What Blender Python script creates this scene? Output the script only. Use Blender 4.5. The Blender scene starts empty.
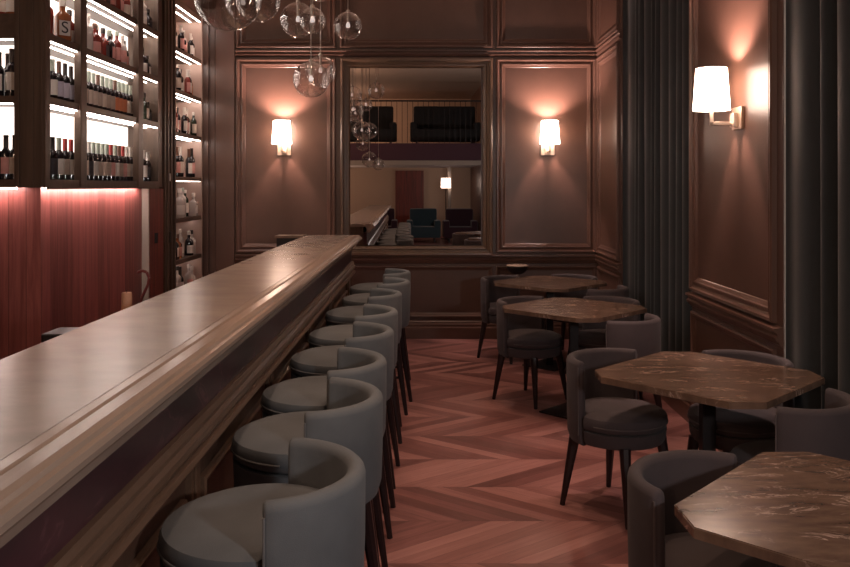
import bpy, bmesh, math, random
from mathutils import Vector, Matrix
random.seed(7)
S = bpy.context.scene
COL = S.collection
PI = math.pi
H = 1.61          # eye height
F = 820.0         # focal length in pixels of the 850 px wide frame
CX, CY = 427.0, 186.0
D = 8.66          # back wall
XR = 1.806        # right wall
XL = -2.37        # front plane of the back-bar shelving
ZC = 4.4          # ceiling

# ------------------------------------------------------------------ materials
def new_mat(name):
    m = bpy.data.materials.new(name); m.use_nodes = True
    nt = m.node_tree
    return m, nt, nt.nodes, nt.links, nt.nodes['Principled BSDF']

def ramp(N, stops):
    r = N.new('ShaderNodeValToRGB')
    e = r.color_ramp.elements
    while len(e) < len(stops): e.new(0.5)
    for k, (p, c) in enumerate(stops):
        e[k].position = p; e[k].color = (*c, 1)
    return r

def plain(name, col, rough=0.5, metal=0.0, bump=0.0, bscale=200, var=0.0, sheen=0.0, spec=0.5, coat=0.0):
    m, nt, N, L, P = new_mat(name)
    P.inputs['Base Color'].default_value = (*col, 1)
    P.inputs['Roughness'].default_value = rough
    P.inputs['Metallic'].default_value = metal
    P.inputs['Specular IOR Level'].default_value = spec
    if sheen:
        P.inputs['Sheen Weight'].default_value = sheen
        P.inputs['Sheen Roughness'].default_value = 0.5
    if coat:
        P.inputs['Coat Weight'].default_value = coat
        P.inputs['Coat Roughness'].default_value = 0.15
    tc = N.new('ShaderNodeTexCoord')
    if var:
        n = N.new('ShaderNodeTexNoise'); n.inputs['Scale'].default_value = 6; n.inputs['Detail'].default_value = 6
        L.new(tc.outputs['Object'], n.inputs['Vector'])
        r = ramp(N, [(0.3, [c*(1-var) for c in col]), (0.7, [min(1, c*(1+var)) for c in col])])
        L.new(n.outputs['Fac'], r.inputs['Fac']); L.new(r.outputs['Color'], P.inputs['Base Color'])
    if bump:
        n = N.new('ShaderNodeTexNoise'); n.inputs['Scale'].default_value = bscale; n.inputs['Detail'].default_value = 3
        L.new(tc.outputs['Object'], n.inputs['Vector'])
        b = N.new('ShaderNodeBump'); b.inputs['Strength'].default_value = bump; b.inputs['Distance'].default_value = 0.004
        L.new(n.outputs['Fac'], b.inputs['Height']); L.new(b.outputs['Normal'], P.inputs['Normal'])
    return m

def wood(name, c0, c1, axis='Z', scale=9.0, rough=0.4, boards=0.0, board_axis='Y', bump=0.1):
    m, nt, N, L, P = new_mat(name)
    tc = N.new('ShaderNodeTexCoord'); mp = N.new('ShaderNodeMapping')
    s = {'X': (0.06, 1, 1), 'Y': (1, 0.06, 1), 'Z': (1, 1, 0.06)}[axis]
    mp.inputs['Scale'].default_value = [scale*a for a in s]
    L.new(tc.outputs['Object'], mp.inputs['Vector'])
    n = N.new('ShaderNodeTexNoise'); n.inputs['Scale'].default_value = 2.2
    n.inputs['Detail'].default_value = 8; n.inputs['Roughness'].default_value = 0.65; n.inputs['Distortion'].default_value = 0.6
    L.new(mp.outputs['Vector'], n.inputs['Vector'])
    r = ramp(N, [(0.28, c0), (0.72, c1)])
    L.new(n.outputs['Fac'], r.inputs['Fac'])
    out = r.outputs['Color']
    if boards:
        sx = N.new('ShaderNodeSeparateXYZ'); L.new(tc.outputs['Object'], sx.inputs['Vector'])
        ax = N.new('ShaderNodeMath'); ax.operation = 'ADD'
        L.new(sx.outputs['X'], ax.inputs[0]); L.new(sx.outputs['Y'], ax.inputs[1])
        q = N.new('ShaderNodeMath'); q.operation = 'DIVIDE'; q.inputs[1].default_value = boards
        L.new(ax.outputs[0] if board_axis == 'XY' else sx.outputs[board_axis], q.inputs[0])
        fl = N.new('ShaderNodeMath'); fl.operation = 'FLOOR'; L.new(q.outputs[0], fl.inputs[0])
        wn = N.new('ShaderNodeTexWhiteNoise'); wn.noise_dimensions = '1D'; L.new(fl.outputs[0], wn.inputs['W'])
        fr = N.new('ShaderNodeMath'); fr.operation = 'FRACT'; L.new(q.outputs[0], fr.inputs[0])
        gp = N.new('ShaderNodeMath'); gp.operation = 'GREATER_THAN'; gp.inputs[1].default_value = 0.05; L.new(fr.outputs[0], gp.inputs[0])
        mr = N.new('ShaderNodeMapRange'); mr.inputs['To Min'].default_value = 0.62; mr.inputs['To Max'].default_value = 1.25
        L.new(wn.outputs['Value'], mr.inputs['Value'])
        mg = N.new('ShaderNodeMath'); mg.operation = 'MULTIPLY'
        g2 = N.new('ShaderNodeMapRange'); g2.inputs['To Min'].default_value = 0.45; L.new(gp.outputs[0], g2.inputs['Value'])
        L.new(mr.outputs[0], mg.inputs[0]); L.new(g2.outputs[0], mg.inputs[1])
        mx = N.new('ShaderNodeVectorMath'); mx.operation = 'SCALE'
        L.new(out, mx.inputs[0]); L.new(mg.outputs[0], mx.inputs['Scale'])
        out = mx.outputs['Vector']
    L.new(out, P.inputs['Base Color'])
    P.inputs['Roughness'].default_value = rough
    if bump:
        b = N.new('ShaderNodeBump'); b.inputs['Strength'].default_value = bump; b.inputs['Distance'].default_value = 0.003
        L.new(n.outputs['Fac'], b.inputs['Height']); L.new(b.outputs['Normal'], P.inputs['Normal'])
    return m

def marble(name, base, dark, vein, scale=3.0, rough=0.25, stretch=(1, 1, 1), vein_w=0.02, vein_amt=1.0, cloud=1.0, spec=0.5, rot=0.0):
    m, nt, N, L, P = new_mat(name)
    tc = N.new('ShaderNodeTexCoord'); mp = N.new('ShaderNodeMapping')
    mp.inputs['Scale'].default_value = stretch; mp.inputs['Rotation'].default_value = (0, 0, rot)
    L.new(tc.outputs['Object'], mp.inputs['Vector'])
    n1 = N.new('ShaderNodeTexNoise'); n1.inputs['Scale'].default_value = scale*cloud; n1.inputs['Detail'].default_value = 5; n1.inputs['Roughness'].default_value = 0.6
    L.new(mp.outputs['Vector'], n1.inputs['Vector'])
    r1 = ramp(N, [(0.33, dark), (0.68, base)]); L.new(n1.outputs['Fac'], r1.inputs['Fac'])
    n2 = N.new('ShaderNodeTexNoise'); n2.inputs['Scale'].default_value = scale; n2.inputs['Detail'].default_value = 5
    n2.inputs['Distortion'].default_value = 1.6; n2.inputs['Roughness'].default_value = 0.6
    L.new(mp.outputs['Vector'], n2.inputs['Vector'])
    a = N.new('ShaderNodeMath'); a.operation = 'SUBTRACT'; a.inputs[1].default_value = 0.5; L.new(n2.outputs['Fac'], a.inputs[0])
    b = N.new('ShaderNodeMath'); b.operation = 'ABSOLUTE'; L.new(a.outputs[0], b.inputs[0])
    c = N.new('ShaderNodeMapRange'); c.inputs['From Min'].default_value = 0; c.inputs['From Max'].default_value = vein_w
    c.inputs['To Min'].default_value = vein_amt; c.inputs['To Max'].default_value = 0; L.new(b.outputs[0], c.inputs['Value'])
    n3 = N.new('ShaderNodeTexNoise'); n3.inputs['Scale'].default_value = scale*1.7; n3.inputs['Detail'].default_value = 3
    L.new(mp.outputs['Vector'], n3.inputs['Vector'])
    c3 = N.new('ShaderNodeMapRange'); c3.inputs['From Min'].default_value = 0.45; c3.inputs['From Max'].default_value = 0.65; L.new(n3.outputs['Fac'], c3.inputs['Value'])
    d = N.new('ShaderNodeMath'); d.operation = 'MULTIPLY'; L.new(c.outputs[0], d.inputs[0]); L.new(c3.outputs[0], d.inputs[1])
    mix = N.new('ShaderNodeMix'); mix.data_type = 'RGBA'
    L.new(d.outputs[0], mix.inputs['Factor']); L.new(r1.outputs['Color'], mix.inputs['A']); mix.inputs['B'].default_value = (*vein, 1)
    L.new(mix.outputs['Result'], P.inputs['Base Color'])
    P.inputs['Roughness'].default_value = rough; P.inputs['Specular IOR Level'].default_value = spec
    return m

def emit(name, col, strength, base=None):
    m, nt, N, L, P = new_mat(name)
    P.inputs['Base Color'].default_value = (*(base or col), 1)
    P.inputs['Emission Color'].default_value = (*col, 1)
    P.inputs['Emission Strength'].default_value = strength
    P.inputs['Roughness'].default_value = 0.6
    return m

def thin_glass(name, tint=(0.95, 0.95, 0.95), lo=0.06, hi=0.75, blend=0.35, rough=0.02):
    m = bpy.data.materials.new(name); m.use_nodes = True
    N, L = m.node_tree.nodes, m.node_tree.links
    N.remove(N['Principled BSDF']); out = N['Material Output']
    t = N.new('ShaderNodeBsdfTransparent'); t.inputs['Color'].default_value = (*tint, 1)
    g = N.new('ShaderNodeBsdfGlossy'); g.inputs['Roughness'].default_value = rough; g.inputs['Color'].default_value = (1, 1, 1, 1)
    lw = N.new('ShaderNodeLayerWeight'); lw.inputs['Blend'].default_value = blend
    mr = N.new('ShaderNodeMapRange'); mr.inputs['To Min'].default_value = lo; mr.inputs['To Max'].default_value = hi
    L.new(lw.outputs['Facing'], mr.inputs['Value'])
    tc = N.new('ShaderNodeTexCoord'); n = N.new('ShaderNodeTexNoise'); n.inputs['Scale'].default_value = 9; n.inputs['Detail'].default_value = 2
    L.new(tc.outputs['Object'], n.inputs['Vector'])
    b = N.new('ShaderNodeBump'); b.inputs['Strength'].default_value = 0.5; b.inputs['Distance'].default_value = 0.02
    L.new(n.outputs['Fac'], b.inputs['Height']); L.new(b.outputs['Normal'], g.inputs['Normal'])
    mx = N.new('ShaderNodeMixShader')
    L.new(mr.outputs[0], mx.inputs['Fac']); L.new(t.outputs[0], mx.inputs[1]); L.new(g.outputs[0], mx.inputs[2])
    d = N.new('ShaderNodeBsdfDiffuse'); d.inputs['Color'].default_value = (0.85, 0.82, 0.80, 1)  # pale diffuse painted in at the rims for bright refraction
    pw = N.new('ShaderNodeMath'); pw.operation = 'POWER'; pw.inputs[1].default_value = 4.0; L.new(lw.outputs['Facing'], pw.inputs[0])
    wv = N.new('ShaderNodeTexNoise'); wv.inputs['Scale'].default_value = 5; wv.inputs['Detail'].default_value = 3; wv.inputs['Distortion'].default_value = 2.5
    mp = N.new('ShaderNodeMapping'); mp.inputs['Scale'].default_value = (1, 1, 4); L.new(tc.outputs['Object'], mp.inputs['Vector']); L.new(mp.outputs['Vector'], wv.inputs['Vector'])
    ws = N.new('ShaderNodeMapRange'); ws.inputs['From Min'].default_value = 0.56; ws.inputs['From Max'].default_value = 0.72; ws.inputs['To Max'].default_value = 0.16; L.new(wv.outputs['Fac'], ws.inputs['Value'])  # pale streaks painted in for light bent by wavy glass
    ad = N.new('ShaderNodeMath'); ad.operation = 'MULTIPLY_ADD'; ad.inputs[1].default_value = 0.55; L.new(pw.outputs[0], ad.inputs[0]); L.new(ws.outputs[0], ad.inputs[2])
    m2 = N.new('ShaderNodeMixShader'); L.new(ad.outputs[0], m2.inputs['Fac']); L.new(mx.outputs[0], m2.inputs[1]); L.new(d.outputs[0], m2.inputs[2])
    L.new(m2.outputs[0], out.inputs['Surface'])
    return m

def lit_shade(name, col, strength):
    m, nt, N, L, P = new_mat(name)
    out = N['Material Output']
    P.inputs['Base Color'].default_value = (0.8, 0.76, 0.7, 1); P.inputs['Roughness'].default_value = 0.8
    P.inputs['Emission Color'].default_value = (*col, 1); P.inputs['Emission Strength'].default_value = strength
    t = N.new('ShaderNodeBsdfTranslucent'); t.inputs['Color'].default_value = (0.85, 0.78, 0.7, 1)
    mx = N.new('ShaderNodeMixShader'); mx.inputs['Fac'].default_value = 0.75
    L.new(P.outputs[0], mx.inputs[1]); L.new(t.outputs[0], mx.inputs[2]); L.new(mx.outputs[0], out.inputs['Surface'])
    return m

def parquet(name):
    """chevron parquet: rows run across the room, planks slant alternately"""
    m, nt, N, L, P = new_mat(name)
    tc = N.new('ShaderNodeTexCoord'); sx = N.new('ShaderNodeSeparateXYZ'); L.new(tc.outputs['Object'], sx.inputs['Vector'])
    def M(op, a, b=None):
        n = N.new('ShaderNodeMath'); n.operation = op
        for k, v in enumerate((a, b)):
            if v is None: continue
            if isinstance(v, (int, float)): n.inputs[k].default_value = v
            else: L.new(v, n.inputs[k])
        return n.outputs[0]
    row = 0.445; w = 0.076
    yq = M('DIVIDE', M('ADD', sx.outputs['Y'], 0.065), row)
    ri = M('FLOOR', yq); rf = M('FRACT', yq)
    par = M('ABSOLUTE', M('MODULO', ri, 2.0))
    sgn = M('SUBTRACT', M('MULTIPLY', par, 2.0), 1.0)
    a = math.radians(36)
    loc = M('MULTIPLY', M('SUBTRACT', rf, 0.5), row)
    p = M('ADD', M('MULTIPLY', loc, math.cos(a)), M('MULTIPLY', M('MULTIPLY', sx.outputs['X'], math.sin(a)), sgn))
    q = M('SUBTRACT', M('MULTIPLY', M('MULTIPLY', loc, math.sin(a)), sgn), M('MULTIPLY', sx.outputs['X'], math.cos(a)))
    pq = M('DIVIDE', p, w); pid = M('FLOOR', pq); pf = M('FRACT', pq)
    cv = N.new('ShaderNodeCombineXYZ'); L.new(pid, cv.inputs['X']); L.new(ri, cv.inputs['Y'])
    wn = N.new('ShaderNodeTexWhiteNoise'); wn.noise_dimensions = '2D'; L.new(cv.outputs[0], wn.inputs['Vector'])
    gv = N.new('ShaderNodeCombineXYZ')
    L.new(M('MULTIPLY', q, 2.0), gv.inputs['X']); L.new(M('MULTIPLY', p, 26.0), gv.inputs['Y']); L.new(M('MULTIPLY', wn.outputs['Value'], 30.0), gv.inputs['Z'])
    gn = N.new('ShaderNodeTexNoise'); gn.inputs['Scale'].default_value = 1.6; gn.inputs['Detail'].default_value = 7; gn.inputs['Roughness'].default_value = 0.65
    gn.inputs['Distortion'].default_value = 0.5
    L.new(gv.outputs[0], gn.inputs['Vector'])
    f = M('ADD', M('MULTIPLY', wn.outputs['Value'], 0.55), M('MULTIPLY', gn.outputs['Fac'], 0.55))
    r = ramp(N, [(0.15, (0.105, 0.040, 0.037)), (0.5, (0.215, 0.086, 0.078)), (0.98, (0.45, 0.22, 0.20))])
    L.new(f, r.inputs['Fac'])
    seam = M('MULTIPLY', M('MULTIPLY', M('GREATER_THAN', pf, 0.03), M('GREATER_THAN', rf, 0.008)), 1.0)
    sm = N.new('ShaderNodeMapRange'); sm.inputs['To Min'].default_value = 0.5; L.new(seam, sm.inputs['Value'])
    mx = N.new('ShaderNodeVectorMath'); mx.operation = 'SCALE'; L.new(r.outputs['Color'], mx.inputs[0]); L.new(sm.outputs[0], mx.inputs['Scale'])
    L.new(mx.outputs['Vector'], P.inputs['Base Color'])
    P.inputs['Roughness'].default_value = 0.42
    b = N.new('ShaderNodeBump'); b.inputs['Strength'].default_value = 0.15; b.inputs['Distance'].default_value = 0.002
    L.new(f, b.inputs['Height']); L.new(b.outputs['Normal'], P.inputs['Normal'])
    return m

MT = {
 'wall':    plain('painted_panelling', (0.092, 0.047, 0.033), 0.36, bump=0.05, bscale=60, var=0.08),
 'mould':   plain('painted_moulding', (0.105, 0.056, 0.041), 0.28, var=0.05),
 'ceiling': plain('ceiling_plaster', (0.45, 0.36, 0.29), 0.8, bump=0.03),
 'lounge':  plain('lounge_plaster', (0.55, 0.42, 0.32), 0.8, bump=0.03),
 'floor':   parquet('chevron_parquet'),
 'cabinet': wood('smoked_oak', (0.060, 0.034, 0.022), (0.125, 0.075, 0.050), 'Z', 10, 0.45),
 'cab_h':   wood('smoked_oak_shelf', (0.065, 0.037, 0.025), (0.130, 0.078, 0.053), 'Y', 10, 0.45),
 'redwood': wood('red_stained_boards', (0.20, 0.050, 0.044), (0.46, 0.145, 0.125), 'Z', 12, 0.42, boards=0.11, board_axis='XY'),
 'reddoor': wood('red_brown_door', (0.075, 0.028, 0.020), (0.30, 0.065, 0.050), 'Z', 9, 0.45),
 'barwood': wood('bar_moulding_wood', (0.125, 0.072, 0.046), (0.185, 0.110, 0.072), 'Y', 14, 0.33),
 'barlow':  wood('bar_lower_wood', (0.075, 0.040, 0.028), (0.13, 0.075, 0.05), 'Z', 8, 0.4),
 'lip':     wood('bar_lip_wood', (0.33, 0.245, 0.19), (0.39, 0.295, 0.235), 'Y', 14, 0.24),
 'top':     marble('bar_top_stone', (0.36, 0.28, 0.228), (0.29, 0.22, 0.176), (0.40, 0.31, 0.25), 2.2, 0.24, (0.8, 1.6, 1), 0.010, 0.15, 2.6),
 'front':   marble('bar_front_marble', (0.105, 0.036, 0.044), (0.030, 0.018, 0.020), (0.22, 0.09, 0.10), 1.7, 0.3, (1, 0.9, 1.6), 0.012, 0.7, spec=0.3),
 'table':   marble('table_marble', (0.185, 0.115, 0.080), (0.085, 0.050, 0.036), (0.58, 0.42, 0.35), 3.4, 0.22, (1, 2.6, 1), 0.018, 0.9, 2.0, rot=0.35),
 'black':   plain('black_metal', (0.012, 0.009, 0.010), 0.45, 0.3),
 'leg':     plain('dark_stained_wood', (0.018, 0.009, 0.010), 0.4),
 'stool':   plain('grey_velvet', (0.116, 0.127, 0.138), 0.85, bump=0.25, bscale=450, var=0.14, sheen=0.05),
 'stoolpipe': plain('grey_piping', (0.15, 0.15, 0.152), 0.8),
 'chair':   plain('shaded_grey_velvet', (0.050, 0.037, 0.040), 0.85, bump=0.25, bscale=450, var=0.14, sheen=0.05),  # stool fabric darkened, low light at the chairs put into its colour
 'chairpipe': plain('shaded_grey_piping', (0.085, 0.066, 0.066), 0.8),  # piping darkened along with the shaded chair fabric
 'curtain': plain('dark_teal_velvet', (0.013, 0.018, 0.021), 0.75, bump=0.2, bscale=300, var=0.15, sheen=0.12),
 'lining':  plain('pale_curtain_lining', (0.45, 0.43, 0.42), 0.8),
 'brass':   plain('satin_bronze', (0.60, 0.46, 0.36), 0.35, 0.85),
 'steel':   plain('brushed_rod', (0.55, 0.48, 0.42), 0.3, 0.9),
 'mirror':  plain('mirror_silver', (0.62, 0.56, 0.54), 0.005, 1.0),
 'goldframe': plain('bronze_frame', (0.115, 0.066, 0.040), 0.32, 0.0),
 'globe':   thin_glass('blown_clear_glass', (0.93, 0.92, 0.91), 0.05, 0.85, 0.30),
 'bulbglass': emit('pendant_bulb', (1.0, 0.90, 0.88), 0.45),
 'led':     emit('led_strip', (1.0, 0.86, 0.78), 22.0),
 'led_dim': emit('led_strip_low', (1.0, 0.80, 0.72), 7.0),
 'led_under': emit('led_strip_under', (1.0, 0.76, 0.70), 75.0),
 'backlit': emit('backlit_panel', (1.0, 0.90, 0.82), 1.15),
 'shelfback': plain('pale_shelf_back', (0.50, 0.36, 0.30), 0.6),
 'shade':   lit_shade('lit_lamp_shade', (1.0, 0.80, 0.70), 26.0),
 'bulb':    emit('lamp_bulb', (1.0, 0.86, 0.70), 6.0),
 'pale':    plain('pale_plaster_strip', (0.30, 0.26, 0.22), 0.7),
 'white':   plain('white_plastic', (0.7, 0.66, 0.62), 0.4),
 'candle':  plain('tan_wax', (0.58, 0.30, 0.19), 0.55, var=0.12),
 'redtap':  plain('dark_red_enamel', (0.14, 0.018, 0.016), 0.35),
 'winegl':  plain('dark_bottle_glass', (0.010, 0.007, 0.010), 0.08, spec=0.7),
 'greengl': plain('green_bottle_glass', (0.020, 0.030, 0.016), 0.08, spec=0.7),
 'redspirit': plain('red_spirit', (0.22, 0.030, 0.022), 0.08, spec=0.7),
 'amber':   plain('amber_spirit', (0.30, 0.095, 0.035), 0.08, spec=0.7),
 'clear':   plain('clear_spirit', (0.55, 0.48, 0.44), 0.06, spec=0.8),
 'lilac':   plain('lilac_label', (0.52, 0.46, 0.55), 0.6),
 'cream':   plain('cream_label', (0.62, 0.50, 0.42), 0.6, var=0.15),
 'beige':   plain('beige_label', (0.42, 0.32, 0.26), 0.6, var=0.3),
 'orange':  plain('orange_label', (0.62, 0.20, 0.09), 0.6),
 'pinklab': plain('pink_label', (0.62, 0.30, 0.27), 0.6, var=0.3),
 'whitelab': plain('white_label', (0.72, 0.66, 0.61), 0.6),
 'blacklab': plain('dark_label', (0.03, 0.022, 0.028), 0.5),
 'capgreen': plain('pale_green_capsule', (0.42, 0.46, 0.38), 0.3),
 'capblack': plain('black_capsule', (0.035, 0.024, 0.020), 0.3),
 'capwhite': plain('white_capsule', (0.70, 0.62, 0.56), 0.35),
 'capred':  plain('red_capsule', (0.40, 0.045, 0.04), 0.35),
 'capbrown': plain('brown_capsule', (0.16, 0.075, 0.05), 0.35),
 'ink':     plain('dark_ink', (0.03, 0.02, 0.02), 0.6),
 'teal':    plain('teal_upholstery', (0.055, 0.10, 0.12), 0.8, sheen=0.3),
 'plum':    plain('plum_upholstery', (0.055, 0.018, 0.032), 0.8, sheen=0.3),
 'blackup': plain('black_upholstery', (0.012, 0.012, 0.014), 0.8),
}

# ------------------------------------------------------------------ mesh helpers
def box(bm, x0, x1, y0, y1, z0, z1, bev=0.0):
    vs = [bm.verts.new((x, y, z)) for x in (x0, x1) for y in (y0, y1) for z in (z0, z1)]
    fs = [(0, 1, 3, 2), (4, 6, 7, 5), (0, 4, 5, 1), (2, 3, 7, 6), (0, 2, 6, 4), (1, 5, 7, 3)]
    faces = [bm.faces.new([vs[i] for i in f]) for f in fs]
    if bev:
        es = list({e for f in faces for e in f.edges})
        bmesh.ops.bevel(bm, geom=es, offset=bev, segments=2, affect='EDGES', profile=0.6)

def prism(bm, poly, z0, z1):
    a = [bm.verts.new((x, y, z0)) for x, y in poly]; b = [bm.verts.new((x, y, z1)) for x, y in poly]
    n = len(poly)
    bm.faces.new(a[::-1]); bm.faces.new(b)
    for i in range(n): bm.faces.new((a[i], a[(i+1) % n], b[(i+1) % n], b[i]))

def extrude_y(bm, prof, y0, y1):
    """closed (x, z) profile swept along Y"""
    a = [bm.verts.new((x, y0, z)) for x, z in prof]; b = [bm.verts.new((x, y1, z)) for x, z in prof]
    n = len(prof)
    bm.faces.new(a); bm.faces.new(b[::-1])
    for i in range(n): bm.faces.new((a[i], b[i], b[(i+1) % n], a[(i+1) % n]))

def run(bm, o, u, n, length, prof):
    """closed (depth along n, z) profile swept along u from o"""
    o, u, n = Vector(o), Vector(u), Vector(n)
    a = [bm.verts.new(o + n*d + Vector((0, 0, z))) for d, z in prof]
    b = [bm.verts.new(o + u*length + n*d + Vector((0, 0, z))) for d, z in prof]
    k = len(prof)
    bm.faces.new(a); bm.faces.new(b[::-1])
    for i in range(k): bm.faces.new((a[i], b[i], b[(i+1) % k], a[(i+1) % k]))

def lathe(bm, prof, seg=24, c=(0, 0, 0), caps=True):
    rings = []
    for r, z in prof:
        rings.append([bm.verts.new((c[0]+r*math.cos(2*PI*k/seg), c[1]+r*math.sin(2*PI*k/seg), c[2]+z)) for k in range(seg)])
    for a, b in zip(rings, rings[1:]):
        for k in range(seg): bm.faces.new((a[k], a[(k+1) % seg], b[(k+1) % seg], b[k]))
    if caps:
        bm.faces.new(rings[0][::-1]); bm.faces.new(rings[-1])

def tube(bm, p0, p1, r0, r1=None, seg=12, rot=0.0):
    p0, p1 = Vector(p0), Vector(p1); r1 = r0 if r1 is None else r1
    d = (p1-p0).normalized()
    u = d.orthogonal().normalized() if abs(d.z) < 0.9 else Vector((1, 0, 0)); v = d.cross(u).normalized(); u = v.cross(d)
    R = []
    for p, r in ((p0, r0), (p1, r1)):
        R.append([bm.verts.new(p + r*(u*math.cos(rot+2*PI*k/seg)+v*math.sin(rot+2*PI*k/seg))) for k in range(seg)])
    for k in range(seg): bm.faces.new((R[0][k], R[0][(k+1) % seg], R[1][(k+1) % seg], R[1][k]))
    bm.faces.new(R[0][::-1]); bm.faces.new(R[1])

def pathtube(bm, pts, r, seg=10):
    for a, b in zip(pts, pts[1:]): tube(bm, a, b, r, r, seg)

def sphere(bm, c, r, u=32, v=20):
    bmesh.ops.create_uvsphere(bm, u_segments=u, v_segments=v, radius=r, matrix=Matrix.Translation(c))

def frame(bm, o, u, n, w, h, prof):
    """mitred rectangular moulding: o lower corner, u along, n outward; prof = (inset, height) list"""
    o, u, n = Vector(o), Vector(u), Vector(n); z = Vector((0, 0, 1))
    rings = []
    for a, b in prof:
        rings.append([bm.verts.new(o + u*x + z*y + n*b) for x, y in ((a, a), (w-a, a), (w-a, h-a), (a, h-a))])
    for p, q in zip(rings, rings[1:]):
        for k in range(4): bm.faces.new((p[k], p[(k+1) % 4], q[(k+1) % 4], q[k]))

def obj(name, bm, m, parent=None, smooth=False, loc=None):
    bmesh.ops.recalc_face_normals(bm, faces=bm.faces)
    me = bpy.data.meshes.new(name); bm.to_mesh(me); bm.free()
    me.materials.append(MT[m])
    if smooth:
        for p in me.polygons: p.use_smooth = True
        try: me.set_sharp_from_angle(angle=math.radians(38))
        except Exception: pass
    o = bpy.data.objects.new(name, me); COL.objects.link(o)
    if parent is not None: o.parent = parent
    if loc is not None: o.location = loc
    return o

def mk(fn, *a, **k):
    bm = bmesh.new(); fn(bm, *a, **k); return bm

def tag(o, label=None, cat=None, group=None, kind=None):
    if label: o['label'] = label
    if cat: o['category'] = cat
    if group: o['group'] = group
    if kind: o['kind'] = kind
    return o

def thing(name, loc=(0, 0, 0), rz=0.0, label=None, cat=None, group=None):
    o = bpy.data.objects.new(name, None); COL.objects.link(o)
    o.location = loc; o.rotation_euler = (0, 0, rz); o.empty_display_size = 0.1
    return tag(o, label, cat, group)

def struct(name, bm, m, parent=None, label=None, smooth=False):
    o = obj(name, bm, m, parent, smooth)
    if parent is None: o['kind'] = 'structure'
    if label: o['label'] = label
    return o

def copy_tree(o, parent=None):
    c = o.copy(); COL.objects.link(c)
    if parent is not None: c.parent = parent
    for ch in [x for x in COL.objects if x.parent == o]:
        copy_tree(ch, c)
    return c

# ------------------------------------------------------------------ room shell
struct('floor', mk(box, -4.2, 2.3, -9.2, D+0.1, -0.1, 0.0), 'floor', label='reddish chevron parquet floor')
struct('ceiling', mk(box, -4.2, 2.3, -9.2, D+0.1, ZC, ZC+0.1), 'ceiling', label='plain plaster ceiling')
wb = struct('wall_back', mk(box, -2.75, XR+0.3, D, D+0.12, 0.0, ZC), 'wall', label='brown panelled back wall')
struct('wall_front', mk(box, -4.2, 2.3, -9.2, -9.0, 0.0, ZC), 'lounge', label='pale far wall of the lounge seen in the mirror')

BX = lambda x: (x-CX)*D/F
BZ = lambda y: H+(CY-y)*D/F
PROF = [(0, 0), (0.000, 0.026), (0.010, 0.034), (0.020, 0.034), (0.026, 0.020), (0.040, 0.014), (0.058, 0.022), (0.066, 0.022), (0.072, 0.012), (0.092, 0.004), (0.096, 0.0)]
PROF2 = [(0, 0), (0.000, 0.018), (0.008, 0.024), (0.018, 0.022), (0.026, 0.010), (0.042, 0.004), (0.046, 0.0)]
RAIL = [(0, 0.79), (0.016, 0.80), (0.020, 0.815), (0.036, 0.822), (0.040, 0.838), (0.026, 0.846), (0.030, 0.862), (0.046, 0.870), (0.046, 0.884), (0.0, 0.892)]
TOPR = [(0, 2.972), (0.022, 2.978), (0.030, 2.995), (0.018, 3.005), (0.022, 3.022), (0.034, 3.030), (0.034, 3.040), (0, 3.046)]
BASE = [(0, 0), (0.03, 0), (0.03, 0.115), (0.022, 0.13), (0.026, 0.15), (0.02, 0.165), (0.02, 0.178), (0.008, 0.192), (0, 0.195)]
ZM0, ZM1 = 0.905, 2.955      # main panels
ZW0, ZW1 = 0.225, 0.765      # wainscot panels
ZU0, ZU1 = 3.062, 4.18       # upper panels
bxs = [(236.5, 336.0), (340.0, 492.5), (496.0, 596.0)]
for k, (a, b) in enumerate(bxs):
    X0, X1 = BX(a), BX(b)
    if k != 1:
        struct('panel_moulding', mk(frame, (X0, D, ZM0), (1, 0, 0), (0, -1, 0), X1-X0, ZM1-ZM0, PROF), 'mould', wb)
    struct('panel_moulding', mk(frame, (X0, D, ZU0), (1, 0, 0), (0, -1, 0), X1-X0, ZU1-ZU0, PROF), 'mould', wb)
    struct('panel_moulding', mk(frame, (X0, D, ZW0), (1, 0, 0), (0, -1, 0), X1-X0, ZW1-ZW0, PROF2), 'mould', wb)
bm = bmesh.new()                                   # pilaster strips either side of the left sconce panel
box(bm, BX(216), BX(235), D-0.03, D, 0.0, ZC)
box(bm, BX(206.5), BX(209), D-0.018, D, 0.0, ZC); box(bm, BX(212), BX(215.4), D-0.022, D, 0.0, ZC)
struct('pilaster_strip', bm, 'mould', wb)
struct('trim_1', mk(run, (BX(235.5), D, 0), (1, 0, 0), (0, -1, 0), XR-BX(235.5), RAIL), 'mould', label='chair rail along the back wall')
struct('trim_2', mk(run, (BX(235.5), D, 0), (1, 0, 0), (0, -1, 0), XR-BX(235.5), TOPR), 'mould', label='upper rail along the back wall')
struct('baseboard_back', mk(run, (BX(235.5), D, 0), (1, 0, 0), (0, -1, 0), XR-BX(235.5), BASE), 'mould', label='tall brown baseboard on the back wall')

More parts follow.
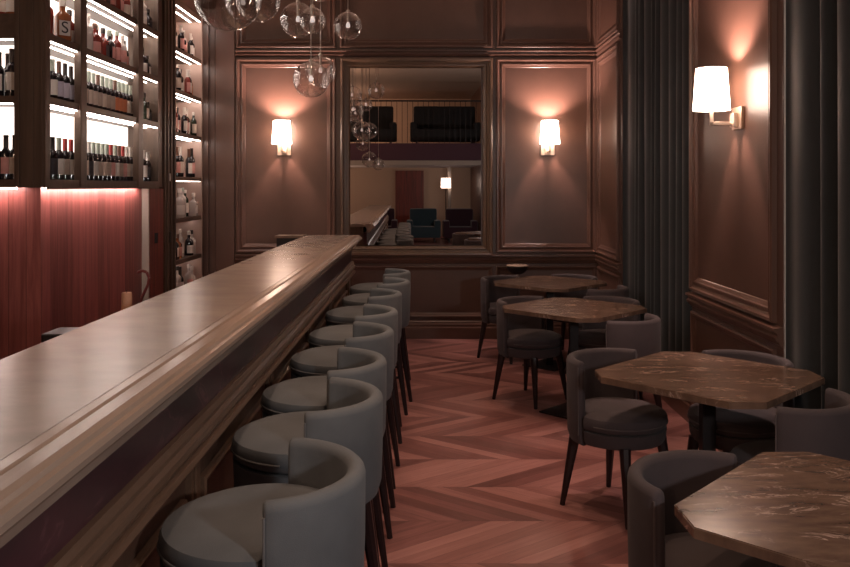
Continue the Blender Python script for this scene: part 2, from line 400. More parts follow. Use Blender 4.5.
# right wall: two panelled piers, two curtained window bays
P1 = (7.59, D); P2 = (4.16, 5.59)
wr = struct('wall_right', mk(box, XR, XR+0.3, P1[0], P1[1], 0, ZC), 'wall', label='panelled right wall with curtained bays')
bm = bmesh.new(); box(bm, XR, XR+0.3, P2[0], P2[1], 0, ZC); struct('wall_right', bm, 'wall', label='section of the panelled right wall')
bm = bmesh.new(); box(bm, XR+0.3, XR+0.36, -9.2, D+0.1, 0, ZC); struct('wall_right', bm, 'wall', label='section of the panelled right wall')
bm = bmesh.new(); box(bm, XR, XR+0.3, -9.0, -1.2, 0, ZC); struct('wall_right', bm, 'wall', label='section of the panelled right wall')
for (ya, yb) in (P1, P2):
    Lw = yb-ya
    struct('panel_moulding', mk(frame, (XR, yb-0.03, ZM0), (0, -1, 0), (-1, 0, 0), Lw-0.10, ZM1-ZM0, PROF), 'mould', wr)
    struct('panel_moulding', mk(frame, (XR, yb-0.03, ZU0), (0, -1, 0), (-1, 0, 0), Lw-0.10, ZU1-ZU0, PROF), 'mould', wr)
    struct('panel_moulding', mk(frame, (XR, yb-0.03, ZW0), (0, -1, 0), (-1, 0, 0), Lw-0.10, ZW1-ZW0, PROF2), 'mould', wr)
k = 3
for (ya, yb) in (P1, P2):
    struct('trim_%d' % k, mk(run, (XR, yb, 0), (0, -1, 0), (-1, 0, 0), yb-ya, RAIL), 'mould', label='chair rail on the right wall')
    struct('trim_%d' % (k+1), mk(run, (XR, yb, 0), (0, -1, 0), (-1, 0, 0), yb-ya, TOPR), 'mould', label='upper rail on the right wall')
    k += 2
struct('baseboard_right', mk(run, (XR, D, 0), (0, -1, 0), (-1, 0, 0), D+1.0, BASE), 'mould', label='brown baseboard along the right wall')
# dark night windows behind the curtains
struct('window_1', mk(box, XR+0.27, XR+0.3, 5.7, 7.5, 0.5, 3.9), 'black', label='dark window hidden behind the far curtain')
struct('window_2', mk(box, XR+0.27, XR+0.3, -1.0, 4.05, 0.5, 3.9), 'black', label='dark window hidden behind the near curtain')

# left wall: red boards below and behind the shelving
XW = -2.436
struct('wall_left', mk(box, XW-0.25, XW, 5.17, 7.0, 0.0, 1.60), 'redwood', label='red stained board wall behind the bar')
struct('wall_left', mk(box, -4.1, XW-0.25, 5.17, 5.34, 0.0, 1.60), 'redwood', None)
struct('wall_left', mk(box, -2.95, -2.66, 5.4, D, 1.5, ZC), 'wall', None)
struct('wall_left', mk(box, -4.2, -2.95, 5.36, 5.5, 0.0, ZC), 'wall', None)
struct('wall_left', mk(box, -4.2, -4.1, -9.0, 5.34, 0.0, ZC), 'wall', None)
struct('wall_left', mk(box, -2.66, XL-0.02, 7.2, D, 3.40, ZC), 'mould', None)
struct('wall_left', mk(box, -2.70, -2.377, 7.003, 7.02, 0.0, 1.60), 'pale', None, label='pale grey vertical strip')

# ------------------------------------------------------------------ mirror
RZm = math.atan(0.0116)
mx0, mx1, mz0, mz1 = BX(341), BX(492.3), BZ(255.5), BZ(58.5)
mir = thing('wall_mirror', ((mx0+mx1)/2, D, 0.9), 0, 'large rectangular wall mirror in a stepped bronze brown frame', 'mirror')
FR = [(0, 0), (0, 0.05), (0.012, 0.06), (0.03, 0.058), (0.038, 0.036), (0.062, 0.030), (0.070, 0.038), (0.084, 0.036), (0.10, 0.026), (0.104, 0.012)]
obj('frame', mk(frame, (mx0-mir.location.x, 0, mz0-0.9), (1, 0, 0), (0, -1, 0), mx1-mx0, mz1-mz0, FR), 'goldframe', mir)
gw = (BX(481)-BX(350.5))/2; gc = (BX(481)+BX(350.5))/2-mir.location.x
g = obj('mirror_glass', mk(box, -gw, gw, 0.0, 0.004, BZ(245)-0.9, BZ(68.5)-0.9), 'mirror', mir, loc=(gc, -0.024, 0))
g.rotation_euler = (0, 0, RZm)

# ------------------------------------------------------------------ wall sconces
def make_sconce(name, loc, rz, label):
    t = thing(name, loc, rz, label, 'lamp', 'white shaded wall sconces')     # local -Y is outward from the wall
    bm = bmesh.new(); box(bm, -0.072, 0.072, -0.022, -0.001, -0.13, 0.0, 0.004); obj('back_plate', bm, 'brass', t)
    bm = bmesh.new(); box(bm, -0.03, 0.03, -0.05, -0.022, -0.115, -0.035, 0.004); sphere(bm, (0, -0.055, -0.095), 0.012, 12, 8)
    obj('mount', bm, 'brass', t, True)
    bm = bmesh.new(); box(bm, -0.009, 0.009, -0.174, -0.05, -0.105, -0.085, 0.002); box(bm, -0.009, 0.009, -0.174, -0.156, -0.105, 0.03, 0.002)
    obj('arm', bm, 'brass', t)
    bm = bmesh.new(); lathe(bm, [(0.104, -0.018), (0.087, 0.222), (0.084, 0.222), (0.101, -0.018), (0.104, -0.018)], 40, (0, -0.165, 0), caps=False)
    obj('lamp_shade', bm, 'shade', t, True)
    bm = bmesh.new(); lathe(bm, [(0.012, 0.03), (0.014, 0.05), (0.026, 0.08), (0.028, 0.10), (0.018, 0.125), (0.004, 0.132)], 16, (0, -0.165, 0))
    obj('bulb', bm, 'bulb', t, True)
    return t
def lamp(name, kind, loc, power, col, radius=0.05, rot=None, spot=None, blend=0.6):
    l = bpy.data.lights.new(name, kind); l.energy = power; l.color = col
    l.shadow_soft_size = radius
    if kind == 'SPOT': l.spot_size = math.radians(spot); l.spot_blend = blend
    o = bpy.data.objects.new(name, l); COL.objects.link(o); o.location = loc
    if rot: o.rotation_euler = rot
    return o
WARM = (1.0, 0.68, 0.60)
SC = 100.0
for nm, loc, rz, lab in (
    ('wall_sconce', (BX(284.5), D, BZ(143.0)+0.0), 0, 'white shaded wall sconce on the back wall panel left of the mirror'),
    ('wall_sconce', (BX(547.5), D, BZ(143.0)), 0, 'white shaded wall sconce on the back wall panel right of the mirror'),
    ('wall_sconce', (XR, 4.73, 2.065), -PI/2, 'large white shaded wall sconce on the right wall between the two curtains')):
    t = make_sconce(nm, loc, rz, lab)
    out = Vector((0, -1, 0)) if rz == 0 else Vector((-1, 0, 0))
    lamp('sconce_glow', 'POINT', Vector(loc)+out*0.165+Vector((0, 0, 0.150)), SC, WARM, 0.028)

# ------------------------------------------------------------------ curtains
def curtain_mesh(y0, y1, xc, amp, n, z0, z1, seed):
    rnd = random.Random(seed)
    bm = bmesh.new(); N = n*18; cols = []
    w = [rnd.uniform(0.55, 1.5) for _ in range(n)]; tot = sum(w); edges = [sum(w[:k])/tot for k in range(n+1)]
    am = [rnd.uniform(0.5, 1.0) for _ in range(n)]; ph = [rnd.uniform(-0.9, 0.9) for _ in range(n)]
    for i in range(N+1):
        t = i/N
        k = max(j for j in range(n) if edges[j] <= t+1e-9); fr = (t-edges[k])/(edges[k+1]-edges[k])
        win = math.sin(PI*fr)
        col = []
        for j in range(13):
            s = j/12
            fr2 = min(1, max(0, fr+0.05*ph[k]*math.sin(PI*fr)*math.sin(3.0*s+ph[k])))
            prof = 1-2*abs(math.sin(PI*fr2))**0.75                     # rounded folds with tight valleys
            x = xc + amp*am[k]*prof*(0.8+0.2*(1-s)) + 0.12*amp*math.sin(23*t+2*s)
            if t > 0.955: x += (XR+0.006-x)*((t-0.955)/0.045)**1.5
            y = y0+(y1-y0)*t + 0.015*win*ph[k]*math.sin(2.2*s)*min(1, (1-t)*20)
            col.append((x, y, z0+(z1-z0)*s))
        cols.append(col)
    for off in (0.0, 0.008):
        vs = [[bm.verts.new((x+off, y, z)) for x, y, z in c] for c in cols]
        for a, b in zip(vs, vs[1:]):
            for j in range(12): bm.faces.new((a[j], a[j+1], b[j+1], b[j]))
        if off == 0: first = vs
    for va, vb in ((first[0], vs[0]), (first[-1], vs[-1])):
        for j in range(12): bm.faces.new((va[j], va[j+1], vb[j+1], vb[j]))
    return bm
c1 = obj('curtain', curtain_mesh(5.60, 7.585, XR+0.060, 0.046, 11, 0.17, 4.3, 3), 'curtain', smooth=True)
tag(c1, 'dark teal velvet curtain hanging between the two panelled piers of the right wall', 'curtain', 'velvet curtains')
c2 = obj('curtain', curtain_mesh(0.6, 4.14, XR+0.040, 0.042, 17, 0.17, 4.3, 11), 'curtain', smooth=True)
tag(c2, 'near black velvet curtain right of the large wall sconce', 'curtain', 'velvet curtains')
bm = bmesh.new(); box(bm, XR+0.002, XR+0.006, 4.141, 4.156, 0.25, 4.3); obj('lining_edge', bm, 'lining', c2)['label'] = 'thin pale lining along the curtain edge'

# ------------------------------------------------------------------ bar counter
YB0, YB1 = -2.3, 7.53
XI = -1.106
bar = thing('bar_counter', (-0.85, 3.0, 0), 0, 'long bar counter with brown stone top and dark marble front', 'bar counter')
def part(name, bm, m, smooth=False, parent=None):
    """world-space mesh put under the bar"""
    p = parent or bar
    o = obj(name, bm, m, p, smooth); o.matrix_parent_inverse = Matrix.Translation(-bar.location) if p is bar else Matrix.Identity(4)
    return o
part('countertop', mk(box, XI, -0.700, YB0, YB1, 1.125, 1.16), 'top')
nose = [(-0.698, 1.120), (-0.698, 1.160), (-0.672, 1.161), (-0.666, 1.157), (-0.660, 1.161), (-0.628, 1.160), (-0.616, 1.154), (-0.612, 1.146),
        (-0.602, 1.143), (-0.597, 1.132), (-0.598, 1.120), (-0.606, 1.110), (-0.620, 1.104), (-0.628, 1.096), (-0.634, 1.080), (-0.648, 1.070), (-0.652, 1.056), (-0.690, 1.056), (-0.690, 1.1)]
part('front_lip', mk(extrude_y, nose, YB0, YB1), 'lip')
part('front_panel', mk(box, -0.73, -0.690, YB0+0.03, YB1-0.02, 0.88, 1.056), 'front').__setitem__('label', 'dark burgundy veined marble band')
midm = [(-0.70, 0.800), (-0.676, 0.802), (-0.662, 0.808), (-0.655, 0.820), (-0.660, 0.836), (-0.672, 0.840), (-0.666, 0.852), (-0.656, 0.866), (-0.658, 0.884), (-0.670, 0.892), (-0.668, 0.906), (-0.676, 0.922), (-0.70, 0.926)]
part('front_moulding', mk(extrude_y, midm, YB0+0.02, YB1-0.01), 'barwood')
part('carcass', mk(box, -1.04, -0.73, YB0+0.03, YB1-0.03, 0.0, 1.125), 'barlow')
part('lower_panel', mk(box, -0.73, -0.700, YB0+0.03, YB1-0.02, 0.10, 0.80), 'barlow')
part('plinth', mk(box, -0.73, -0.715, YB0+0.03, YB1-0.02, 0.0, 0.10), 'black')
ys = [2.42+1.17*k for k in range(-4, 5)]
for y in ys:
    if y < YB1:
        bm = bmesh.new(); box(bm, -0.700, -0.682, y-0.045, y+0.045, 0.10, 0.80); box(bm, -0.682, -0.674, y-0.022, y+0.022, 0.10, 0.80, 0.003)
        part('stile', bm, 'barwood')
for a, b in zip(ys, ys[1:]):
    if b < YB1:
        part('panel_moulding', mk(frame, (-0.700, a+0.09, 0.16), (0, 1, 0), (1, 0, 0), b-a-0.18, 0.56, PROF2), 'barwood')
# end return: dark box at the far end behind the top
bm = bmesh.new(); box(bm, -1.345, XI-0.001, 7.33, 7.53, 0.0, 1.145); part('end_return', bm, 'black').__setitem__('label', 'dark end cabinet behind the far end of the bar')
part('end_cap', mk(box, -1.36, XI-0.001, 7.31, 7.54, 1.145, 1.165), 'barwood')
part('work_surface', mk(box, -1.50, -1.04, YB0+0.03, 7.32, 0.86, 0.90), 'black')
part('work_cabinet', mk(box, -1.46, -1.045, YB0+0.05, 7.31, 0.0, 0.86), 'black')

cd = thing('candle', (-1.245, 3.40, 0.90), 0, 'short tan cylindrical candle standing behind the bar top', 'candle')
# pale rim on a plain cylinder
yc = 3.40
bm = bmesh.new(); lathe(bm, [(0.0205, 0.0), (0.0215, 0.006), (0.0215, 0.262), (0.019, 0.269), (0.012, 0.266)], 24); obj('wax', bm, 'candle', cd, True)
bm = bmesh.new(); tube(bm, (0, 0, 0.262), (0, 0, 0.279), 0.0016, 0.0012, 6); obj('wick', bm, 'black', cd)
bx = obj('storage_box', mk(box, -0.06, 0.06, -0.08, 0.08, 0.0, 0.15, 0.006), 'black', loc=(-1.40, 3.18, 0.90))
tag(bx, 'low black box behind the bar in front of the red boards', 'box')

# ------------------------------------------------------------------ cupboard doors and tap between the boards and the tall shelving
cp = thing('tall_cupboard', (XL-0.06, 7.4, 0), 0, 'tall red brown cupboard door beside the pale strip', 'cupboard')
def cpart(name, bm, m, parent=None):
    o = obj(name, bm, m, parent or cp)
    if parent is None: o.matrix_parent_inverse = Matrix.Translation(-cp.location)
    return o
cpart('carcass', mk(box, -2.70, -2.405, 7.025, 7.40, 0, 1.586), 'cabinet')
dr = cpart('door', mk(box, -2.404, -2.376, 7.025, 7.395, 0.05, 1.586), 'reddoor')
bm = bmesh.new(); box(bm, -2.376, -2.358, 7.15, 7.20, 1.11, 1.20, 0.003); obj('handle', bm, 'black', dr)

def faucet():
    bm = bmesh.new()
    pts = [(0, 0, 0), (0, 0.0, 0.12)]
    for k in range(9):
        a = PI*k/8
        pts.append((0.0, 0.055-0.055*math.cos(a), 0.12+0.055*math.sin(a)+0.02*k/8))
    pathtube(bm, [(x, y*1.0, z) for x, y, z in pts], 0.011, 10)
    return bm
tp = thing('swan_neck_tap', (-1.405, 4.11, 0.90), 0, 'dark red curved swan neck tap in front of the pale strip', 'tap')
bm = bmesh.new()
pts = [(-0.05, 0, 0.0), (-0.045, 0, 0.09), (-0.02, 0, 0.16), (0.006, 0, 0.215), (0.012, 0, 0.25), (0.0, 0, 0.278), (-0.022, 0, 0.285), (-0.045, 0, 0.276)]
pathtube(bm, pts, 0.0075, 10); obj('spout', bm, 'redtap', tp, True)
bm = bmesh.new(); lathe(bm, [(0.025, 0), (0.025, 0.012), (0.012, 0.02)], 16, (-0.05, 0, 0)); obj('base', bm, 'redtap', tp, True)

# ------------------------------------------------------------------ corner bottle cabinet
SH = [1.65, 2.17, 2.57, 2.97, 3.37]
TH = 0.045
YE = 7.24
cab = thing('bottle_cabinet', (-2.5, 6.2, 1.6), 0, 'backlit corner bottle cabinet of smoked oak above the red boards', 'cabinet')
def kpart(name, bm, m, parent=None, smooth=False):
    o = obj(name, bm, m, cab, smooth); o.matrix_parent_inverse = Matrix.Translation(-cab.location); return o
Lpoly = [(XL+0.004, 5.125), (XL+0.004, YE), (-2.64, YE), (-2.64, 5.33), (-2.56, 5.33), (-2.56, 5.125)]
for k, z in enumerate(SH):
    kpart('shelf', mk(prism, Lpoly, z-TH, z), 'cab_h')
    kpart('shelf', mk(box, -3.60, -2.5601, 5.085, 5.33, z-TH, z+(0.11 if k == 2 else 0)), 'cab_h')
    if k:
        zz = z-TH
        bm = bmesh.new(); box(bm, XL-0.019, XL-0.009, 5.14, YE-0.01, zz-0.006, zz-0.0005); kpart('light_strip', bm, 'led')
        bm = bmesh.new(); box(bm, XL-0.113, XL-0.103, 5.36, YE-0.01, zz-0.006, zz-0.0005); kpart('light_strip', bm, 'led')
        zf = zz
        bm = bmesh.new(); box(bm, -3.55, -2.575, 5.092, 5.106, zf-0.006, zf-0.0005); kpart('light_strip', bm, 'led')
kpart('fascia', mk(box, XL-0.010, XL+0.006, 5.125, YE, 1.588, 1.650), 'cabinet')
bm = bmesh.new(); box(bm, XL-0.03, XL-0.015, 5.16, 6.9, 1.593, 1.5995); kpart('light_strip', bm, 'led_under')
bm = bmesh.new(); box(bm, -3.55, -2.56, 5.11, 5.125, 1.593, 1.5995); kpart('light_strip', bm, 'led_under')
for a, b in zip(SH, SH[1:]):
    kpart('back_panel', mk(box, -2.655, -2.641, 5.34, YE, a, b-TH), 'backlit')
    kpart('back_panel', mk(box, -3.6, -2.57, 5.331, 5.345, a, b-TH), 'backlit')
kpart('side_panel', mk(box, -2.64, XL-0.004, YE, YE+0.03, 1.605, 3.40), 'cabinet')
for ya, yb in ((5.575, 5.675), (6.69, 6.805)):
    bm = bmesh.new(); box(bm, XL-0.03, XL+0.018, ya, yb, 1.605, 3.40, 0.004); kpart('post', bm, 'cabinet')
bm = bmesh.new()
box(bm, -2.545, -2.352, 5.055, 5.12, 1.600, 3.40); box(bm, -2.530, -2.510, 5.045, 5.055, 1.600, 3.40, 0.003)
box(bm, -2.475, -2.425, 5.047, 5.055, 1.600, 3.40, 0.003); box(bm, -2.385, -2.365, 5.045, 5.055, 1.600, 3.40, 0.003)
kpart('pilaster', bm, 'cabinet')

# tall pilaster between the two shelving units (stands on the floor)
bm = bmesh.new()
box(bm, -2.66, XL, 7.41, 7.73, 0.0, 3.40)
pl = obj('pilaster', bm, 'cabinet'); tag(pl, 'tall oak pilaster between the cabinet and the narrow shelving', 'pilaster', kind='structure')
bm = bmesh.new(); box(bm, -2.66, XL-0.02, 7.275, 7.41, 1.6, 3.40); obj('pilaster_side', bm, 'cabinet', pl)
for a, b in ((7.46, 7.50), (7.56, 7.60), (7.66, 7.70)):
    bm = bmesh.new(); box(bm, XL, XL+0.014, a, b, 0.0, 3.40, 0.003); obj('reed', bm, 'cabinet', pl)
bm = bmesh.new(); box(bm, XL, XL+0.016, 7.515, 7.55, 1.09, 1.19, 0.003); obj('handle', bm, 'black', pl)
sw = thing('light_switch', (XL, 7.53, 1.69), 0, 'tiny pale light switch on the oak pilaster', 'switch')
bm = bmesh.new(); box(bm, 0.0005, 0.010, -0.022, 0.022, -0.035, 0.035, 0.002); obj('plate', bm, 'white', sw)
bm = bmesh.new(); box(bm, 0.010, 0.014, -0.010, 0.010, -0.018, 0.018, 0.001); obj('rocker', bm, 'white', sw)

# narrow tall shelving in the corner
NS = [0.12, 0.50, 0.90, 1.30, 1.70, 2.125, 2.53, 2.93]
ns = thing('narrow_shelving', (-2.5, 8.2, 0), 0, 'narrow tall open shelving of bottles in the back corner', 'shelving')
def npart(name, bm, m):
    o = obj(name, bm, m, ns); o.matrix_parent_inverse = Matrix.Translation(-ns.location); return o
for k, z in enumerate(NS):
    npart('shelf', mk(box, -2.64, XL-0.002, 7.735, 8.62, z-0.04, z), 'cab_h')
    if k:
        m = 'led' if k >= 5 else 'led_dim'
        if k >= 4:
            bm = bmesh.new(); box(bm, XL-0.019, XL-0.009, 7.75, 8.60, z-0.046, z-0.0405); npart('light_strip', bm, m)
        bm = bmesh.new(); box(bm, XL-0.118, XL-0.108, 7.75, 8.60, z-0.046, z-0.0405); npart('light_strip', bm, m)
npart('shelf', mk(box, -2.64, XL-0.002, 7.735, 8.62, 3.33, 3.39), 'cab_h')
bm = bmesh.new(); box(bm, XL-0.019, XL-0.009, 7.75, 8.60, 3.324, 3.3295); npart('light_strip', bm, 'led')
bm = bmesh.new(); box(bm, XL-0.118, XL-0.108, 7.75, 8.60, 3.324, 3.3295); npart('light_strip', bm, 'led')
npart('back_panel', mk(box, -2.66, -2.641, 7.735, 8.62, 0.0, 3.39), 'shelfback')
npart('side_panel', mk(box, -2.64, XL, 8.621, 8.655, 0.0, 3.39), 'shelfback')

# ------------------------------------------------------------------ bottles
def sq_lathe(bm, half, z0, z1, sh, neck, nz, bev=0.008):
    def ring(hx, hy, z, b):
        pts = [(hx-b, -hy), (hx, -hy+b), (hx, hy-b), (hx-b, hy), (-hx+b, hy), (-hx, hy-b), (-hx, -hy+b), (-hx+b, -hy)]
        return [bm.verts.new((x, y, z)) for x, y in pts]
    def circ(r, z):
        return [bm.verts.new((r*math.cos(a), r*math.sin(a), z)) for a in [math.radians(-67.5+45*k+22.5-22.5) for k in range(8)]]
    R = [ring(half*0.95, half*1.05, z0, bev), ring(half, half*1.1, z0+0.006, bev), ring(half, half*1.1, z1, bev), ring(half*0.8, half*0.85, z1+0.015, bev), circ(neck, z1+sh), circ(neck, nz)]
    for a, b in zip(R, R[1:]):
        for k in range(8): bm.faces.new((a[k], a[(k+1) % 8], b[(k+1) % 8], b[k]))
    bm.faces.new(R[0][::-1]); bm.faces.new(R[-1])

def arc_label(bm, r, z0, z1, half_deg, seg=10):
    A = [[bm.verts.new((rr*math.cos(a), rr*math.sin(a), z)) for a in [math.radians(-half_deg+2*half_deg*k/seg) for k in range(seg+1)]]
         for rr, z in ((r+0.0003, z0), (r+0.0009, z0), (r+0.0009, z1), (r+0.0003, z1))]
    for a, b in zip(A, A[1:]+A[:1]):
        for k in range(seg): bm.faces.new((a[k], a[k+1], b[k+1], b[k]))

MESH = {}
def mesh_of(key, build, mat):
    if key not in MESH:
        bm = bmesh.new(); build(bm); bmesh.ops.recalc_face_normals(bm, faces=bm.faces)
        me = bpy.data.meshes.new(key); bm.to_mesh(me); bm.free(); me.materials.append(MT[mat])
        for p in me.polygons: p.use_smooth = True
        try: me.set_sharp_from_angle(angle=math.radians(40))
        except Exception: pass
        MESH[key] = me
    return MESH[key]

def bottle(shape, glass, lab, cap, loc, rz, sc, label, group):
    """local +X is the label side"""
    if shape == 'wine':
        b = lambda bm: lathe(bm, [(0.032, 0), (0.0355, 0.004), (0.0355, 0.172), (0.033, 0.188), (0.023, 0.204), (0.0155, 0.216), (0.0145, 0.24), (0.0145, 0.292), (0.015, 0.294), (0.015, 0.300)], 20)
        l = lambda bm: arc_label(bm, 0.0355, 0.040, 0.152, 58)
        c = lambda bm: lathe(bm, [(0.0165, 0.216), (0.0160, 0.290), (0.0170, 0.292), (0.0170, 0.3025), (0.008, 0.3035)], 16)
    elif shape == 'round':
        b = lambda bm: lathe(bm, [(0.040, 0), (0.044, 0.005), (0.044, 0.130), (0.040, 0.150), (0.024, 0.168), (0.015, 0.178), (0.0145, 0.222)], 20)
        l = lambda bm: arc_label(bm, 0.044, 0.025, 0.105, 75)
        c = lambda bm: lathe(bm, [(0.017, 0.210), (0.0175, 0.214), (0.0175, 0.246), (0.015, 0.250)], 16)
    elif shape == 'tall':
        b = lambda bm: lathe(bm, [(0.034, 0), (0.037, 0.004), (0.038, 0.180), (0.034, 0.198), (0.020, 0.214), (0.0145, 0.222), (0.0140, 0.270)], 20)
        l = lambda bm: arc_label(bm, 0.0378, 0.040, 0.150, 70)
        c = lambda bm: lathe(bm, [(0.0165, 0.256), (0.017, 0.258), (0.017, 0.290), (0.014, 0.294)], 16)
    else:
        b = lambda bm: sq_lathe(bm, 0.037, 0, 0.135, 0.035, 0.0145, 0.205)
        l = lambda bm: box(bm, 0.0372, 0.0380, -0.031, 0.031, 0.025, 0.110)
        c = lambda bm: lathe(bm, [(0.018, 0.196), (0.0185, 0.200), (0.0185, 0.234), (0.016, 0.238)], 16)
    o = bpy.data.objects.new('wine_bottle' if shape == 'wine' else 'spirit_bottle', mesh_of('%s_%s' % (shape, glass), b, glass)); COL.objects.link(o)
    o.location = loc; o.rotation_euler = (0, 0, rz); o.scale = (sc, sc, sc)
    tag(o, label, 'bottle', group)
    if lab:
        p = bpy.data.objects.new('label', mesh_of('%s_lab_%s' % (shape, lab), l, lab)); COL.objects.link(p); p.parent = o
    p = bpy.data.objects.new('capsule' if shape == 'wine' else 'cap', mesh_of('%s_cap_%s' % (shape, cap), c, cap)); COL.objects.link(p); p.parent = o
    return o

ORD = ['first', 'second', 'third', 'fourth', 'fifth', 'sixth', 'seventh', 'eighth', 'ninth', 'tenth', 'eleventh', 'twelfth', 'thirteenth']
GL = {'winegl': 'dark', 'greengl': 'dark green', 'redspirit': 'red', 'amber': 'amber', 'clear': 'clear'}
LB = {'lilac': 'lilac', 'cream': 'cream', 'beige': 'beige', 'orange': 'orange', 'pinklab': 'pink', 'whitelab': 'white', 'blacklab': 'black', None: 'no'}
CP = {'capgreen': 'pale green', 'capblack': 'black', 'capwhite': 'white', 'capred': 'red', 'capbrown': 'brown'}
def row(where, group, z, pts, specs, rz=-0.45):
    n = len(pts)
    for k, ((x, y), (shape, glass, lab, cap, sc)) in enumerate(zip(pts, specs)):
        rk = 0.0 if (shape == 'square' and rz > -1) else rz
        pos = 'at right end' if (k == n-1 and n > 1) else ORD[k]+' from left'
        look = '%s bottle with %s label, %s %s' % (GL[glass], LB[lab], CP[cap], 'capsule' if shape == 'wine' else 'cap')
        yield bottle(shape, glass, lab, cap, (x, y, z+0.0005), rk, sc, '%s, %s %s' % (look, pos, where), group)
def rows(*a, **k): return list(row(*a, **k))
W = lambda lab, cap, sc=0.93, g='winegl': ('wine', g, lab, cap, sc)
XBt = -2.462
bay1 = [(XBt, 5.39+0.093*k) for k in range(4)]
bay2 = [(XBt, 5.885+0.0835*k) for k in range(12)]
bay3 = [(-2.462, 7.12), (-2.452, 7.195)]
g1, g2, g3, g4 = 'bottles on the lowest cabinet shelf', 'bottles on the second cabinet shelf', 'bottles on the third cabinet shelf', 'bottles on the fourth cabinet shelf'
# lowest shelf
rows('low in left bay', g1, SH[0], bay1, [W('blacklab', 'capblack'), W('whitelab', 'capgreen'), W('beige', 'capred'), W('cream', 'capred')])
lab1 = ['cream', 'blacklab', 'whitelab', 'beige', 'cream', 'beige', 'pinklab', 'whitelab', 'beige', 'pinklab', 'cream', 'whitelab']
cap1 = ['capblack', 'capwhite', 'capgreen', 'capgreen', 'capgreen', 'capgreen', 'capred', 'capgreen', 'capbrown', 'capred', 'capwhite', 'capwhite']
rows('low in middle bay', g1, SH[0], bay2, [W(a, b) for a, b in zip(lab1, cap1)])
rows('low in right bay', g1, SH[0], bay3, [W('whitelab', 'capwhite', 0.90), W('blacklab', 'capwhite', 0.84)])
# second shelf
rows('second shelf left bay', g2, SH[1], bay1, [W('whitelab', 'capgreen', 0.90), W('lilac', 'capbrown', 0.90), W('lilac', 'capblack', 0.90), W('lilac', 'capblack', 0.88)])
lab2 = ['beige', 'cream', 'cream', 'beige', 'cream', 'beige', 'beige', 'orange', 'orange', 'orange', 'cream', 'beige']
cap2 = ['capgreen', 'capgreen', 'capgreen', 'capbrown', 'capgreen', 'capgreen', 'capgreen', 'capbrown', 'capgreen', 'capgreen', 'capgreen', 'capgreen']
rows('second shelf middle bay', g2, SH[1], bay2, [W(a, b, 0.90) for a, b in zip(lab2, cap2)])
rows('second shelf right bay', g2, SH[1], bay3, [('square', 'greengl', 'whitelab', 'capblack', 1.05), ('square', 'winegl', 'blacklab', 'capblack', 0.75)])
# third shelf
b31 = rows('third shelf left bay', g3, SH[2], [(XBt, 5.322), (-2.41, 5.42), (-2.462, 5.535), (XBt, 5.645)],
     [('tall', 'redspirit', None, 'capgreen', 0.95), ('square', 'amber', 'whitelab', 'capwhite', 1.15), ('square', 'amber', 'whitelab', 'capgreen', 1.1), ('round', 'redspirit', 'cream', 'capblack', 1.0)])
pts = [(XBt+0.012*((k*7) % 3-1), 5.86+0.0925*k) for k in range(10)]
sp3 = [('tall', 'redspirit', 'cream', 'capwhite', 0.95), ('tall', 'clear', None, 'capwhite', 0.98), ('round', 'redspirit', 'pinklab', 'capbrown', 0.95), ('round', 'redspirit', None, 'capwhite', 0.98), ('square', 'redspirit', 'blacklab', 'capblack', 1.0),
       ('square', 'winegl', 'pinklab', 'capgreen', 1.0), ('round', 'redspirit', None, 'capbrown', 0.92), ('tall', 'redspirit', 'pinklab', 'capgreen', 0.9), ('tall', 'clear', 'pinklab', 'capwhite', 0.85), ('round', 'greengl', 'pinklab', 'capblack', 0.90)]
rows('third shelf middle bay', g3, SH[2], pts, sp3)
rows('third shelf right bay', g3, SH[2], [(-2.462, 7.09), (-2.452, 7.18)], [('round', 'winegl', 'whitelab', 'capblack', 0.95), ('square', 'winegl', 'whitelab', 'capblack', 0.75)])
pts = [(XBt+0.012*((k*5) % 3-1), 5.95+0.10*k) for k in range(8)]
sp4 = [('round', 'amber', 'cream', 'capblack', 1.0), ('round', 'redspirit', 'pinklab', 'capbrown', 1.1), ('square', 'redspirit', 'pinklab', 'capwhite', 1.1), ('square', 'redspirit', 'blacklab', 'capblack', 1.2), ('tall', 'redspirit', 'pinklab', 'capgreen', 1.0),
       ('round', 'redspirit', None, 'capwhite', 1.1), ('square', 'redspirit', 'pinklab', 'capwhite', 1.1), ('round', 'redspirit', 'cream', 'capwhite', 1.0)]
rows('fourth shelf middle bay', g4, SH[3], pts, sp4)
rows('fourth shelf right bay', g4, SH[3], [(-2.462, 7.09), (-2.445, 7.185)], [('tall', 'clear', 'whitelab', 'capwhite', 1.0), ('square', 'winegl', 'blacklab', 'capblack', 0.8)])
# lettering on two big white labels of the third shelf
for b, ch in ((b31[1], 'S'), (b31[2], 'J')):
    c = bpy.data.curves.new('letter', 'FONT'); c.body = ch; c.size = 0.095; c.align_x = 'CENTER'; c.align_y = 'CENTER'; c.extrude = 0.0004; c.materials.append(MT['ink'])
    tmp = bpy.data.objects.new('letter_curve', c); COL.objects.link(tmp); bpy.context.view_layer.update()
    me = bpy.data.meshes.new_from_object(tmp.evaluated_get(bpy.context.evaluated_depsgraph_get())); bpy.data.objects.remove(tmp)
    o = bpy.data.objects.new('letter', me); COL.objects.link(o); o.parent = b; b.rotation_euler = (0, 0, -0.8 if ch == 'S' else -0.25); o.location = (0.0386, 0, 0.068); o.rotation_euler = (PI/2, 0, PI/2)
